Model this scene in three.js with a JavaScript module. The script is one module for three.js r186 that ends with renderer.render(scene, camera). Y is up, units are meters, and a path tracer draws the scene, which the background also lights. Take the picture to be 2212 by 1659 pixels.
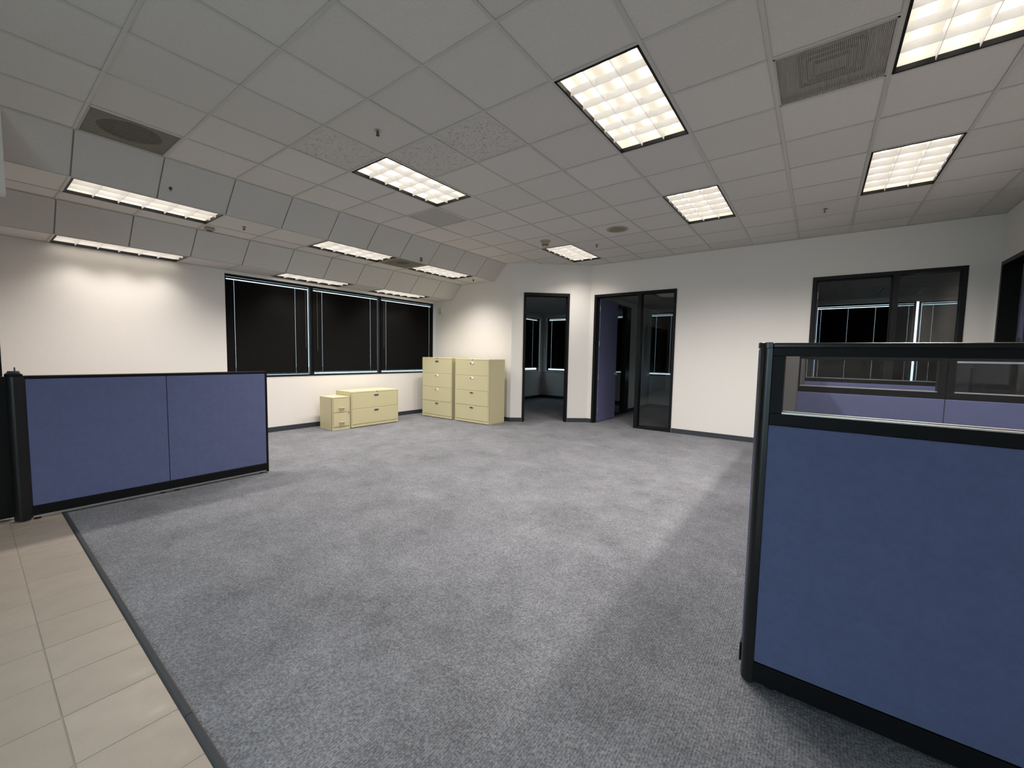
import * as THREE from 'three';
import { mergeGeometries } from 'three/addons/utils/BufferGeometryUtils.js';
import { RoundedBoxGeometry } from 'three/addons/geometries/RoundedBoxGeometry.js';

// ---------------------------------------------------------------- camera, sky, exposure
const scene = new THREE.Scene();
const camera = new THREE.PerspectiveCamera(2 * Math.atan(829.5 / 884.2) * 180 / Math.PI, 2212 / 1659, 0.05, 200);
camera.position.set(-0.6587, 1.375, 1.5637);
camera.rotation.order = 'YXZ';
camera.rotation.set(-0.06985, -0.93069, 0.01842);
const renderer = new THREE.WebGLRenderer({ antialias: true });
renderer.toneMapping = THREE.LinearToneMapping;
renderer.toneMappingExposure = 1.0;
renderer.shadowMap.enabled = true;
const SKY = 6.5;
scene.background = new THREE.Color().setRGB(0.66 * SKY, 0.87 * SKY, 1.0 * SKY);

// lamp settings of the ceiling lights (each lamp's lights are made in its builder)
const LAMP = { cd: 7.8, angle: 76 * Math.PI / 180, penumbra: 0.95, color: new THREE.Color().setRGB(1.0, 0.935, 0.87) };

// ---------------------------------------------------------------- helpers
let seed = 12345;
const rnd = () => { seed = (seed * 1664525 + 1013904223) >>> 0; return seed / 4294967296; };
const taken = {};
function numbered(n) { const k = taken[n] = (taken[n] ?? -1) + 1; return k ? n + '_' + String(k).padStart(3, '0') : n; }
function uvm(g) {                                   // uv in metres, by the side a face points to
  const p = g.attributes.position, n = g.attributes.normal, uv = new Float32Array(p.count * 2);
  for (let i = 0; i < p.count; i++) {
    const ax = Math.abs(n.getX(i)), ay = Math.abs(n.getY(i)), az = Math.abs(n.getZ(i));
    let u, v;
    if (ay >= ax && ay >= az) { u = p.getX(i); v = p.getZ(i); } else if (ax >= az) { u = p.getZ(i); v = p.getY(i); } else { u = p.getX(i); v = p.getY(i); }
    uv[2 * i] = u; uv[2 * i + 1] = v;
  }
  g.setAttribute('uv', new THREE.BufferAttribute(uv, 2));
  return g;
}
function B(x0, x1, y0, y1, z0, z1) {
  const g = new THREE.BoxGeometry(Math.abs(x1 - x0), Math.abs(y1 - y0), Math.abs(z1 - z0));
  g.translate((x0 + x1) / 2, (y0 + y1) / 2, (z0 + z1) / 2);
  return uvm(g);
}
function RB(x0, x1, y0, y1, z0, z1, r = 0.004, s = 2) {
  const g = new RoundedBoxGeometry(Math.abs(x1 - x0), Math.abs(y1 - y0), Math.abs(z1 - z0), s, r);
  g.translate((x0 + x1) / 2, (y0 + y1) / 2, (z0 + z1) / 2);
  return uvm(g);
}
function CYL(r0, r1, h, seg = 20) { return uvm(new THREE.CylinderGeometry(r0, r1, h, seg)); }
function slab(a, b, c, d, t) {                      // quad a b c d (counter-clockwise seen from the front) with thickness t behind it
  const A = [a, b, c, d].map((v) => new THREE.Vector3(...v));
  const n = A[1].clone().sub(A[0]).cross(A[3].clone().sub(A[0])).normalize();
  const K = A.map((v) => v.clone().addScaledVector(n, -t));
  const q = [[A[0], A[1], A[2], A[3]], [K[3], K[2], K[1], K[0]], [A[0], K[0], K[1], A[1]], [A[1], K[1], K[2], A[2]], [A[2], K[2], K[3], A[3]], [A[3], K[3], K[0], A[0]]];
  const pos = [];
  for (const f of q) for (const k of [0, 1, 2, 0, 2, 3]) pos.push(f[k].x, f[k].y, f[k].z);
  const g = new THREE.BufferGeometry();
  g.setAttribute('position', new THREE.Float32BufferAttribute(pos, 3));
  g.computeVertexNormals();
  return uvm(g);
}
function join(gs) {
  if (!Array.isArray(gs)) return gs;
  if (gs.length === 1) return gs[0];
  return mergeGeometries(gs.map((g) => (g.index ? g.toNonIndexed() : g)));
}
function obj(name, gs, mat, parent) {
  const m = new THREE.Mesh(join(gs), mat);
  m.name = parent ? name : numbered(name);
  m.castShadow = m.receiveShadow = true;
  (parent ?? scene).add(m);
  return m;
}
function tag(o, label, category, group, kind) {
  o.userData.label = label; o.userData.category = category;
  if (group) o.userData.group = group;
  if (kind) o.userData.kind = kind;
  return o;
}
function thing(name, label, category, at = [0, 0, 0], turn = 0, group) {
  const o = new THREE.Group(); o.name = numbered(name); o.position.set(...at); o.rotation.y = turn; scene.add(o);
  return tag(o, label, category, group);
}
function struct(name, label, category, gs, mat) {
  const o = gs ? obj(name, gs, mat) : new THREE.Group();
  if (!gs) { o.name = numbered(name); scene.add(o); }
  return tag(o, label, category, null, 'structure');
}

// ---------------------------------------------------------------- textures
function hash2(x, y, s) { let h = (x * 374761393 + y * 668265263 + s * 2246822519) | 0; h = Math.imul(h ^ (h >>> 13), 1274126177); h ^= h >>> 16; return (h >>> 0) / 4294967296; }
function vnoise(x, y, per, s) {                     // value noise that repeats after per cells
  const xi = Math.floor(x), yi = Math.floor(y), fx = x - xi, fy = y - yi, w = (v) => ((v % per) + per) % per;
  const sx = fx * fx * (3 - 2 * fx), sy = fy * fy * (3 - 2 * fy);
  const a = hash2(w(xi), w(yi), s), b = hash2(w(xi + 1), w(yi), s), c = hash2(w(xi), w(yi + 1), s), d = hash2(w(xi + 1), w(yi + 1), s);
  return a + (b - a) * sx + (c - a) * sy + (a - b - c + d) * sx * sy;
}
function fbm(u, v, per, oct, s) { let t = 0, a = 0.5, n = 0; for (let k = 0; k < oct; k++) { t += a * vnoise(u * per, v * per, per, s + k * 7); n += a; a *= 0.5; per *= 2; } return t / n; }
function tex(size, metres, fn, srgb = true) {       // fn(u, v, x, y) -> [r, g, b] 0..1
  const d = new Uint8Array(size * size * 4);
  for (let y = 0; y < size; y++) for (let x = 0; x < size; x++) {
    const c = fn(x / size, y / size, x, y), k = (y * size + x) * 4;
    for (let q = 0; q < 3; q++) d[k + q] = Math.max(0, Math.min(255, (c.length ? c[q] : c) * 255));
    d[k + 3] = 255;
  }
  const t = new THREE.DataTexture(d, size, size, THREE.RGBAFormat);
  t.wrapS = t.wrapT = THREE.RepeatWrapping; t.magFilter = THREE.LinearFilter; t.minFilter = THREE.LinearMipmapLinearFilter; t.generateMipmaps = true;
  t.repeat.set(1 / metres, 1 / metres);
  if (srgb) t.colorSpace = THREE.SRGBColorSpace;
  t.needsUpdate = true;
  return t;
}
const G3 = (v) => [v, v, v];
// carpet: short loops in rows, two greys with a few pale and dark fibres
const carpetH = (u, v, x, y) => 0.5 + 0.25 * (hash2(x, y, 3) - 0.5) + 0.65 * (vnoise(u * 256, v * 256, 256, 5) - 0.5) + 0.1 * Math.sin(v * 2 * Math.PI * 150);
const carpetMap = tex(1024, 1.6, (u, v, x, y) => {
  let h = carpetH(u, v, x, y);
  const b = fbm(u, v, 6, 4, 21), c = fbm(u * 1, v * 1, 24, 3, 31);
  let k = 0.85 + 0.46 * (h - 0.5) + 0.10 * (b - 0.5) + 0.10 * (c - 0.5);
  const e = hash2(x >> 1, y >> 1, 77);
  if (e > 0.985) k *= 1.22; else if (e < 0.02) k *= 0.72;
  return [k * 0.91, k * 0.915, k * 0.945];
});
const carpetBump = tex(1024, 1.6, (u, v, x, y) => G3(carpetH(u, v, x, y)), false);
const wallBump = tex(512, 0.6, (u, v) => G3(0.5 * fbm(u, v, 90, 2, 2) + 0.5 * fbm(u, v, 24, 2, 9)), false);
const tileBump = tex(512, 0.6096, (u, v, x, y) => { const e = hash2(x >> 1, y >> 1, 12); return G3((e > 0.93 ? 0.1 : 0.8) + 0.2 * hash2(x, y, 4)); }, false);
const tileMap = tex(512, 0.6096, (u, v, x, y) => { const e = hash2(x >> 1, y >> 1, 12), k = (e > 0.93 ? 0.9 : 0.985) + 0.02 * (hash2(x, y, 5) - 0.5); return [k, k, k]; });
const fissure = (u, v, x, y) => { const a = fbm(u, v, 34, 3, 41), b = Math.abs(fbm(u, v, 22, 3, 61) - 0.5); return (b < 0.018 && a > 0.47) || hash2(x >> 1, y >> 1, 19) > 0.965 ? 0 : 1; };
const fissureMap = tex(512, 0.6096, (u, v, x, y) => { const k = fissure(u, v, x, y) ? 0.97 : 0.70; return [k, k, k]; });
const fissureBump = tex(512, 0.6096, (u, v, x, y) => G3(fissure(u, v, x, y)), false);
const weave = (u, v) => 0.5 + 0.25 * Math.sin(u * 2 * Math.PI * 128) * Math.sin(v * 2 * Math.PI * 128);
const fabricMap = tex(512, 0.3, (u, v, x, y) => { const k = 0.9 + 0.12 * (weave(u, v) - 0.5) + 0.12 * (hash2(x, y, 8) - 0.5) + 0.06 * (fbm(u, v, 12, 3, 3) - 0.5); return [k, k, k]; });
const fabricBump = tex(512, 0.3, (u, v, x, y) => G3(weave(u, v) + 0.3 * (hash2(x, y, 8) - 0.5)), false);
const stoneMap = tex(512, 0.9, (u, v, x, y) => { const k = 0.93 + 0.05 * (fbm(u, v, 8, 4, 14) - 0.5) + 0.05 * (hash2(x, y, 6) - 0.5); return [k, k * 0.995, k * 0.985]; });
const perfTex = tex(1024, 0.58, (u, v) => { const a = (u * 64) % 1 - 0.5, b = (v * 64) % 1 - 0.5; return G3(a * a + b * b < 0.19 ? 0 : 1); }, false);
const smudgeRough = tex(512, 0.9, (u, v) => G3(0.3 + 0.3 * fbm(u, v, 10, 4, 33)), false);

// ---------------------------------------------------------------- materials
const lin = (r, g, b) => new THREE.Color().setRGB(r, g, b);
const std = (o) => new THREE.MeshStandardMaterial(o);
const phys = (o) => new THREE.MeshPhysicalMaterial(o);
const M = {
  wall: std({ color: lin(0.77, 0.735, 0.70), roughness: 0.85, bumpMap: wallBump, bumpScale: 0.0006 }),
  carpet: std({ color: lin(0.272, 0.275, 0.282), roughness: 1, map: carpetMap, bumpMap: carpetBump, bumpScale: 0.004, vertexColors: true }),
  concrete: std({ color: lin(0.3, 0.3, 0.3), roughness: 0.9 }),
  grout: std({ color: lin(0.30, 0.262, 0.225), roughness: 0.9 }),
  tees: std({ color: lin(0.52, 0.51, 0.485), roughness: 0.5 }),
  fissured: std({ color: lin(0.66, 0.64, 0.61), roughness: 0.95, map: fissureMap, bumpMap: fissureBump, bumpScale: 0.002 }),
  slope: std({ color: lin(0.60, 0.58, 0.55), roughness: 0.95, map: tileMap, bumpMap: tileBump, bumpScale: 0.0006 }),
  black: phys({ color: lin(0.006, 0.0065, 0.007), roughness: 0.42, specularIntensity: 0.45 }),
  blackPlastic: phys({ color: lin(0.007, 0.007, 0.008), roughness: 0.5, specularIntensity: 0.25 }),
  trimGloss: phys({ color: lin(0.009, 0.009, 0.010), roughness: 0.26, specularIntensity: 0.7 }),
  rubber: std({ color: lin(0.035, 0.036, 0.040), roughness: 0.7 }),
  baseboard: std({ color: lin(0.030, 0.036, 0.046), roughness: 0.55 }),
  fabric: phys({ color: lin(0.122, 0.138, 0.272), roughness: 0.95, map: fabricMap, bumpMap: fabricBump, bumpScale: 0.0008, sheen: 0.25, sheenRoughness: 0.6, sheenColor: lin(0.5, 0.5, 0.6) }),
  darkFabric: std({ color: lin(0.035, 0.033, 0.032), roughness: 0.9 }),
  paleTile: std({ color: lin(0.42, 0.44, 0.50), roughness: 0.9, map: fabricMap }),
  doorBlue: std({ color: lin(0.155, 0.160, 0.29), roughness: 0.45 }),
  cream: std({ color: lin(0.56, 0.51, 0.315), roughness: 0.42 }),
  creamTop: std({ color: lin(0.58, 0.52, 0.33), roughness: 0.42 }),
  chrome: std({ color: lin(0.62, 0.60, 0.56), roughness: 0.3, metalness: 1 }),
  steel: std({ color: lin(0.42, 0.41, 0.40), roughness: 0.38, metalness: 1 }),
  aluminium: std({ color: lin(0.60, 0.58, 0.55), roughness: 0.45, metalness: 1 }),
  darkPull: std({ color: lin(0.05, 0.048, 0.045), roughness: 0.4 }),
  card: std({ color: lin(0.85, 0.84, 0.78), roughness: 0.6 }),
  whitePlastic: std({ color: lin(0.70, 0.69, 0.64), roughness: 0.45 }),
  beigePlastic: std({ color: lin(0.38, 0.35, 0.25), roughness: 0.5 }),
  slat: phys({ color: lin(0.0055, 0.005, 0.0047), roughness: 0.6, specularIntensity: 0.14 }),
  cord: std({ color: lin(0.05, 0.048, 0.045), roughness: 0.7 }),
  wand: phys({ color: lin(0.10, 0.09, 0.08), roughness: 0.2 }),
  glass: phys({ color: lin(0.93, 0.96, 0.95), roughness: 0.0, transmission: 1, thickness: 0, ior: 1.5 }),
  solarGlass: phys({ color: lin(0.57, 0.58, 0.58), roughness: 0.0, transmission: 1, thickness: 0, ior: 1.5 }),
  tinted: phys({ color: lin(0.62, 0.64, 0.64), roughness: 0.0, transmission: 1, thickness: 0, ior: 1.5 }),
  cubicleGlass: phys({ color: lin(0.93, 0.94, 0.95), roughness: 0.03, transmission: 1, thickness: 0, ior: 1.45 }),
  smokedGlass: std({ color: lin(0.008, 0.009, 0.010), roughness: 0.08 }),
  ventDark: std({ color: lin(0.24, 0.22, 0.19), roughness: 0.7, alphaMap: perfTex, alphaTest: 0.5 }),
  ventGrey: std({ color: lin(0.42, 0.40, 0.37), roughness: 0.7, alphaMap: perfTex, alphaTest: 0.5 }),
  ventPale: std({ color: lin(0.62, 0.60, 0.57), roughness: 0.7, alphaMap: perfTex, alphaTest: 0.5 }),
  duct: std({ color: lin(0.018, 0.016, 0.014), roughness: 0.9 }),
  ductBoard: std({ color: lin(0.48, 0.45, 0.40), roughness: 0.9 }),
  troffer: std({ color: lin(0.72, 0.69, 0.62), roughness: 0.6, emissive: lin(0.25, 0.222, 0.182), emissiveIntensity: 1 }),
  blade: std({ color: lin(0.60, 0.58, 0.56), roughness: 0.35, emissive: lin(0.205, 0.192, 0.182), emissiveIntensity: 1 }),
  tube: std({ color: lin(0.9, 0.9, 0.9), roughness: 0.4, emissive: lin(3.3, 3.15, 2.85), emissiveIntensity: 1 }),
  trofferOff: std({ color: lin(0.62, 0.61, 0.58), roughness: 0.5 }),
  officeCeiling: std({ color: lin(0.55, 0.54, 0.52), roughness: 0.95, map: tileMap }),
  bronze: std({ color: lin(0.07, 0.06, 0.05), roughness: 0.5, metalness: 0.6 }),
  paving: std({ color: lin(0.40, 0.39, 0.36), roughness: 0.95 }),
};
const tileMats = [0, 1, 2, 3].map((k) => std({ color: lin(0.645 + 0.012 * k, 0.62 + 0.012 * k, 0.59 + 0.012 * k), roughness: 0.95, map: tileMap, bumpMap: tileBump, bumpScale: 0.0006 }));
const stoneMats = [0, 1, 2].map((k) => std({ color: lin(0.365 + 0.012 * k, 0.310 + 0.011 * k, 0.262 + 0.010 * k), roughness: 0.42, map: stoneMap, roughnessMap: smudgeRough }));
stoneMats.forEach((m) => { m.roughness = 1; });

// ---------------------------------------------------------------- dimensions
const T = 0.6096, YC = 3.24, YM = 2.92, YL = 2.605, ZS = -6 * T;          // main, middle and low ceilings, where the slope starts
const ZM = -3.975, ZN = -4.92, ZO = -5.22, ZW = -5.80, XE = 6.10, XB = 7.15, XX = 10.9, ZR = 3.33, XF = -3.0, HD = 2.64, TOP = 3.5;

// ---------------------------------------------------------------- ground outside, floor
struct('ground', 'pale paving outside the blinded windows', 'ground', B(-25, 40, -0.3, -0.2, -40, 30), M.paving);
const floor = struct('floor', 'grey carpet with a strip of beige floor tiles at the entrance', 'floor');
obj('subfloor', B(XF - 0.12, XX + 0.15, -0.18, -0.03, ZW - 0.15, 4.82), M.concrete, floor);
{
  const x0 = -0.198, x1 = XX, z0 = ZW, z1 = 4.7, nx = 260, nz = 246, g = new THREE.PlaneGeometry(x1 - x0, z1 - z0, nx, nz);
  g.rotateX(-Math.PI / 2); g.translate((x0 + x1) / 2, 0, (z0 + z1) / 2); uvm(g);
  const p = g.attributes.position, c = new Float32Array(p.count * 3);
  const scuffs = [];                                // worn, trodden spots scattered over the pile
  for (let k = 0; k < 260; k++) { const a = rnd() * Math.PI; scuffs.push([rnd() * 7.4 - 0.2, rnd() * 9 - 5.7, Math.cos(a), Math.sin(a), 0.04 + 0.07 * rnd(), 0.022 + 0.03 * rnd(), 0.05 + 0.10 * rnd()]); }
  for (let i = 0; i < p.count; i++) {
    const x = p.getX(i), z = p.getZ(i), a = 0.6 * x + 0.8 * z, b = 0.8 * x - 0.6 * z;
    const s = fbm(a / 6.4 + 2, b / 12.8 + 2, 20, 3, 51) - 0.5, t = fbm(x / 12.8 + 2, z / 12.8 + 2, 64, 2, 53) - 0.5;
    const k = 1 + 0.26 * s + 0.20 * t - (t < -0.22 ? 0.06 : 0);
    let d = 0;
    for (const [sx, sz, ca, sa, ra, rb, v] of scuffs) { const ex = x - sx, ez = z - sz; if (Math.abs(ex) < 0.12 && Math.abs(ez) < 0.12) { const q = ((ex * ca + ez * sa) / ra) ** 2 + ((ez * ca - ex * sa) / rb) ** 2; if (q < 1) d = Math.max(d, v * (1 - q)); } }
    c[3 * i] = c[3 * i + 1] = c[3 * i + 2] = k - d;
  }
  g.setAttribute('color', new THREE.BufferAttribute(c, 3));
  obj('carpet', g, M.carpet, floor);
}
obj('carpet_backing', B(-0.198, XX, -0.03, -0.002, ZW, 4.7), M.concrete, floor);
obj('tile_bed', B(XF, -0.198, -0.03, -0.0025, ZW, ZR), M.grout, floor);
{
  const P = 0.2875, g = RB(-P / 2 + 0.0025, P / 2 - 0.0025, -0.012, 0, -P / 2 + 0.0025, P / 2 - 0.0025, 0.0015, 1);
  const w = 0.275, g0 = RB(-w / 2 + 0.002, w / 2 - 0.002, -0.012, 0, -P / 2 + 0.0025, P / 2 - 0.0025, 0.0015, 1);
  for (let c = 0; c < 9; c++) for (let r = 0; r < 24; r++) {
    const z = -3.78 + P * (r + 0.5) + 0.0035, x = c ? -0.497 - P * (c - 0.5) : -0.222 - w / 2;
    if (z > ZR - 0.1) continue;
    const m = obj('floor_tile', c ? g : g0, stoneMats[Math.floor(rnd() * 3)], floor);
    m.position.set(x, -0.0005 + 0.0006 * (rnd() - 0.5), z);
  }
  const s1 = new THREE.Shape(); s1.moveTo(0, -0.02); s1.lineTo(0, 0.001); s1.lineTo(0.006, 0.006); s1.lineTo(0.02, 0.008); s1.lineTo(0.026, 0.004); s1.lineTo(0.026, -0.02);
  for (const [z0, z1] of [[-3.62, -0.26], [-0.256, ZR]]) {
    const e = new THREE.ExtrudeGeometry(s1, { depth: z1 - z0, bevelEnabled: false }); e.translate(-0.222, 0, z0); uvm(e);
    obj('transition_strip', e, M.rubber, floor).userData.label = 'dark rubber strip between tile and carpet';
  }
}

// ---------------------------------------------------------------- walls
struct('wall_left', 'long off-white window wall with the black framed windows', 'wall', [
  B(-1.45, 1.80, 0, TOP, ZW - 0.15, ZW), B(1.80, XE, 0, 0.93, ZW - 0.15, ZW), B(1.80, XE, 2.56, TOP, ZW - 0.15, ZW),
  B(XE, 6.5, 0, TOP, ZW - 0.15, ZW), B(6.5, 10.75, 0, 0.88, ZW - 0.15, ZW), B(6.5, 10.75, 2.6, TOP, ZW - 0.15, ZW), B(10.75, XX + 0.15, 0, TOP, ZW - 0.15, ZW)], M.wall);
struct('wall_end', 'narrow off-white end wall behind the tall cream cabinets', 'wall', B(XE, XE + 0.12, 0, TOP, ZW, -3.505), M.wall);
const AN = { x: XE, z: -3.505, len: Math.hypot(XB - XE, 3.505 - 2.27), turn: 0 };
AN.turn = -Math.atan2(-2.27 + 3.505, XB - XE);
{
  const w = struct('wall_corner', 'angled off-white wall around the single dark doorway', 'wall');
  w.position.set(AN.x, 0, AN.z); w.rotation.y = AN.turn;
  obj('wall_face', [B(0, 0.24, 0, TOP, -0.12, 0), B(1.19, AN.len, 0, TOP, -0.12, 0), B(0.24, 1.19, 2.66, TOP, -0.12, 0)], M.wall, w);
}
struct('wall_back', 'off-white back wall with two black door frames', 'wall', [
  B(XB, XB + 0.12, 0, TOP, -2.32, -2.177), B(XB, XB + 0.12, HD, TOP, -2.177, -0.556), B(XB, XB + 0.12, 0, TOP, -0.556, 1.433),
  B(XB, XB + 0.12, HD, TOP, 1.433, 3.054), B(XB, XB + 0.12, 0, TOP, 3.054, 4.7)], M.wall);
struct('wall_right', 'off-white side wall with the dark doorway at the right edge', 'wall', [
  B(XF - 0.12, 6.15, 0, TOP, ZR, ZR + 0.14), B(6.15, 7.10, HD, TOP, ZR, ZR + 0.14), B(7.10, XB, 0, TOP, ZR, ZR + 0.14)], M.wall);
struct('wall_front', 'off-white wall behind the viewer', 'wall', [B(XF - 0.12, XF, 0, TOP, ZS - 0.12, -1.2), B(XF - 0.12, XF, 3.0, TOP, -1.2, 1.2), B(XF - 0.12, XF, 0, TOP, 1.2, ZR)], M.wall);
{
  const t = struct('window_13', 'glazed entrance front behind the viewer that lets in daylight', 'window'); t.position.set(XF - 0.06, 0, -1.2);
  obj('frame', [B(-0.05, 0.05, 0, 0.08, 0, 2.4), B(-0.05, 0.05, 2.92, 3.0, 0, 2.4), B(-0.05, 0.05, 0.08, 2.92, 0, 0.06), B(-0.05, 0.05, 0.08, 2.92, 2.34, 2.4), B(-0.05, 0.05, 0.08, 2.92, 1.17, 1.23)], M.black, t);
  for (const [a, b] of [[0.06, 1.17], [1.23, 2.34]]) obj('pane', B(-0.004, 0.004, 0.08, 2.92, a, b), M.glass, t);
}
struct('wall_entrance', 'off-white header over the black entrance at the left edge', 'wall', [B(XF - 0.12, -0.395, 2.575, TOP, ZS - 0.12, ZS), B(-1.45, -1.33, 0, TOP, ZW, ZS - 0.12)], M.wall);
struct('wall_outer', 'exterior wall of the dark offices with ribbon windows', 'wall', [
  B(XX, XX + 0.15, 0, 0.88, ZW, 4.82), B(XX, XX + 0.15, 2.62, TOP, ZW, 4.82), B(XX, XX + 0.15, 0.88, 2.62, ZW, -5.66), B(XX, XX + 0.15, 0.88, 2.62, -2.5, -2.36),
  B(XX, XX + 0.15, 0.88, 2.62, 1.2, 1.46), B(XX, XX + 0.15, 0.88, 2.62, 4.6, 4.82)], M.wall);
struct('wall_partition', 'partition between the two dark offices, seen through the open blue door', 'wall', [
  B(XB + 0.12, 8.25, 0, TOP, -2.32, -2.22), B(9.3, XX, 0, TOP, -2.32, -2.22), B(8.25, 9.3, 2.60, TOP, -2.32, -2.22)], M.wall);
struct('wall_partition', 'partition beside the doorway behind the glazed cubicle panels', 'wall', B(XB + 0.12, XX, 0, TOP, 1.28, 1.38), M.wall);
struct('wall_far', 'end wall of the dark rooms on the right', 'wall', [B(5.3, XX + 0.15, 0, TOP, 4.7, 4.82), B(5.3, 5.42, 0, TOP, ZR + 0.14, 4.7)], M.wall);
struct('roof', 'roof slab over the ceilings', 'roof', B(XF - 0.12, XX + 0.15, TOP, TOP + 0.15, ZW - 0.15, 4.82), M.concrete);

// baseboards
const bb = (name, label, gs) => struct(name, label, 'baseboard', gs, M.baseboard);
const BH = 0.085, BT = 0.012;
bb('baseboard_left', 'dark blue-grey baseboard under the windows', RB(-1.33, XE, 0, BH, ZW, ZW + BT, 0.003, 1));
bb('baseboard_end', 'dark baseboard behind the tall cabinets', RB(XE - BT, XE, 0, BH, ZW, -3.5, 0.003, 1));
{
  const w = struct('baseboard_corner', 'dark baseboard pieces either side of the angled doorway', 'baseboard');
  w.position.set(AN.x, 0, AN.z); w.rotation.y = AN.turn;
  obj('skirting', RB(-0.004, 0.235, 0, BH, 0, BT, 0.003, 1), M.baseboard, w); obj('skirting', RB(1.195, AN.len, 0, BH, 0, BT, 0.003, 1), M.baseboard, w);
}
bb('baseboard_back', 'dark baseboard along the back wall', [RB(XB - BT, XB, 0, BH, -2.27, -2.18, 0.003, 1), RB(XB - BT, XB, 0, BH, -0.55, 1.43, 0.003, 1), RB(XB - BT, XB, 0, BH, 3.058, ZR, 0.003, 1)]);
bb('baseboard_right', 'dark baseboard along the right side wall', RB(XF, 6.1, 0, BH, ZR - BT, ZR, 0.003, 1));
bb('baseboard_office', 'dark baseboards inside the unlit offices', [RB(XX - BT, XX, 0, BH, ZW, 4.7, 0.003, 1), RB(6.22, XX, 0, BH, ZW, ZW + BT, 0.003, 1), RB(9.32, XX, 0, BH, -2.22, -2.22 + BT, 0.003, 1), RB(9.32, XX, 0, BH, -2.32 - BT, -2.32, 0.003, 1)]);

// ---------------------------------------------------------------- ceilings
const lightCells = new Set(), ventCells = new Set(), key = (i, j) => i + ',' + j;
const mainLights = [[3, -1], [3, 3], [3, -4], [7, -1], [7, -4], [9, 3]];
for (const [i, j] of mainLights) { lightCells.add(key(i, j)); lightCells.add(key(i + 1, j)); }
const mainVents = [[0, 5], [4, -3], [5, 4]];
for (const [i, j] of mainVents) ventCells.add(key(i, j));
const fissured = new Set(['3,1', '2,3', '3,2']);
const ceiling = struct('ceiling', 'grey suspended ceiling of square tiles in a tee grid', 'ceiling');
{
  const h = 0.012, full = B(-T / 2 + 0.004, T / 2 - 0.004, 0.006, 0.021, -T / 2 + 0.004, T / 2 - 0.004);
  const cap = (v, a, b) => Math.max(a, Math.min(b, v));
  for (let i = -5; i <= 11; i++) for (let j = -6; j <= 5; j++) {
    if (lightCells.has(key(i, j)) || ventCells.has(key(i, j))) continue;
    const x0 = cap(i * T, XF, XB), x1 = cap((i + 1) * T, XF, XB), z0 = cap(-(j + 1) * T, ZS, ZR), z1 = cap(-j * T, ZS, ZR);
    if (x1 - x0 < 0.02 || z1 - z0 < 0.02) continue;
    const whole = x1 - x0 > T - 1e-3 && z1 - z0 > T - 1e-3;
    const g = whole ? full : B(-(x1 - x0) / 2, (x1 - x0) / 2, 0.006, 0.021, -(z1 - z0) / 2, (z1 - z0) / 2);
    const m = obj('ceiling_tile', g, fissured.has(key(i, j)) ? M.fissured : tileMats[Math.floor(rnd() * 4)], ceiling);
    m.position.set((x0 + x1) / 2, YC + 0.0012 * (rnd() - 0.5), (z0 + z1) / 2);
  }
  for (let j = -5; j <= 5; j++) obj('main_tee', [B(XF, XB, YC, YC + 0.005, -j * T - h, -j * T + h), B(XF, XB, YC + 0.005, YC + 0.04, -j * T - 0.002, -j * T + 0.002)], M.tees, ceiling);
  const ct = [B(-0.011, 0.011, 0.001, 0.005, -T / 2 + h, T / 2 - h), B(-0.002, 0.002, 0.005, 0.03, -T / 2 + h, T / 2 - h)];
  const ctg = join(ct);
  for (let i = -4; i <= 11; i++) for (let j = -5; j <= 5; j++) {
    if (lightCells.has(key(i, j)) && lightCells.has(key(i - 1, j)) && mainLights.some(([a, b]) => b === j && a === i - 1)) continue;
    const m = obj('cross_tee', ctg, M.tees, ceiling); m.position.set(i * T, YC, -(j + 0.5) * T);
  }
  obj('edge_angle', [B(XB - 0.02, XB, YC - 0.001, YC + 0.004, -2.27, ZR), B(XF, XB, YC - 0.001, YC + 0.004, ZR - 0.02, ZR), B(XF, XF + 0.02, YC - 0.001, YC + 0.004, ZS, ZR), B(XF, XE, YC - 0.002, YC + 0.004, ZS - 0.008, ZS + 0.012)], M.tees, ceiling);
}
const soffit = struct('soffit', 'stepped grey tile soffit sloping down to the window wall', 'ceiling');
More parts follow.
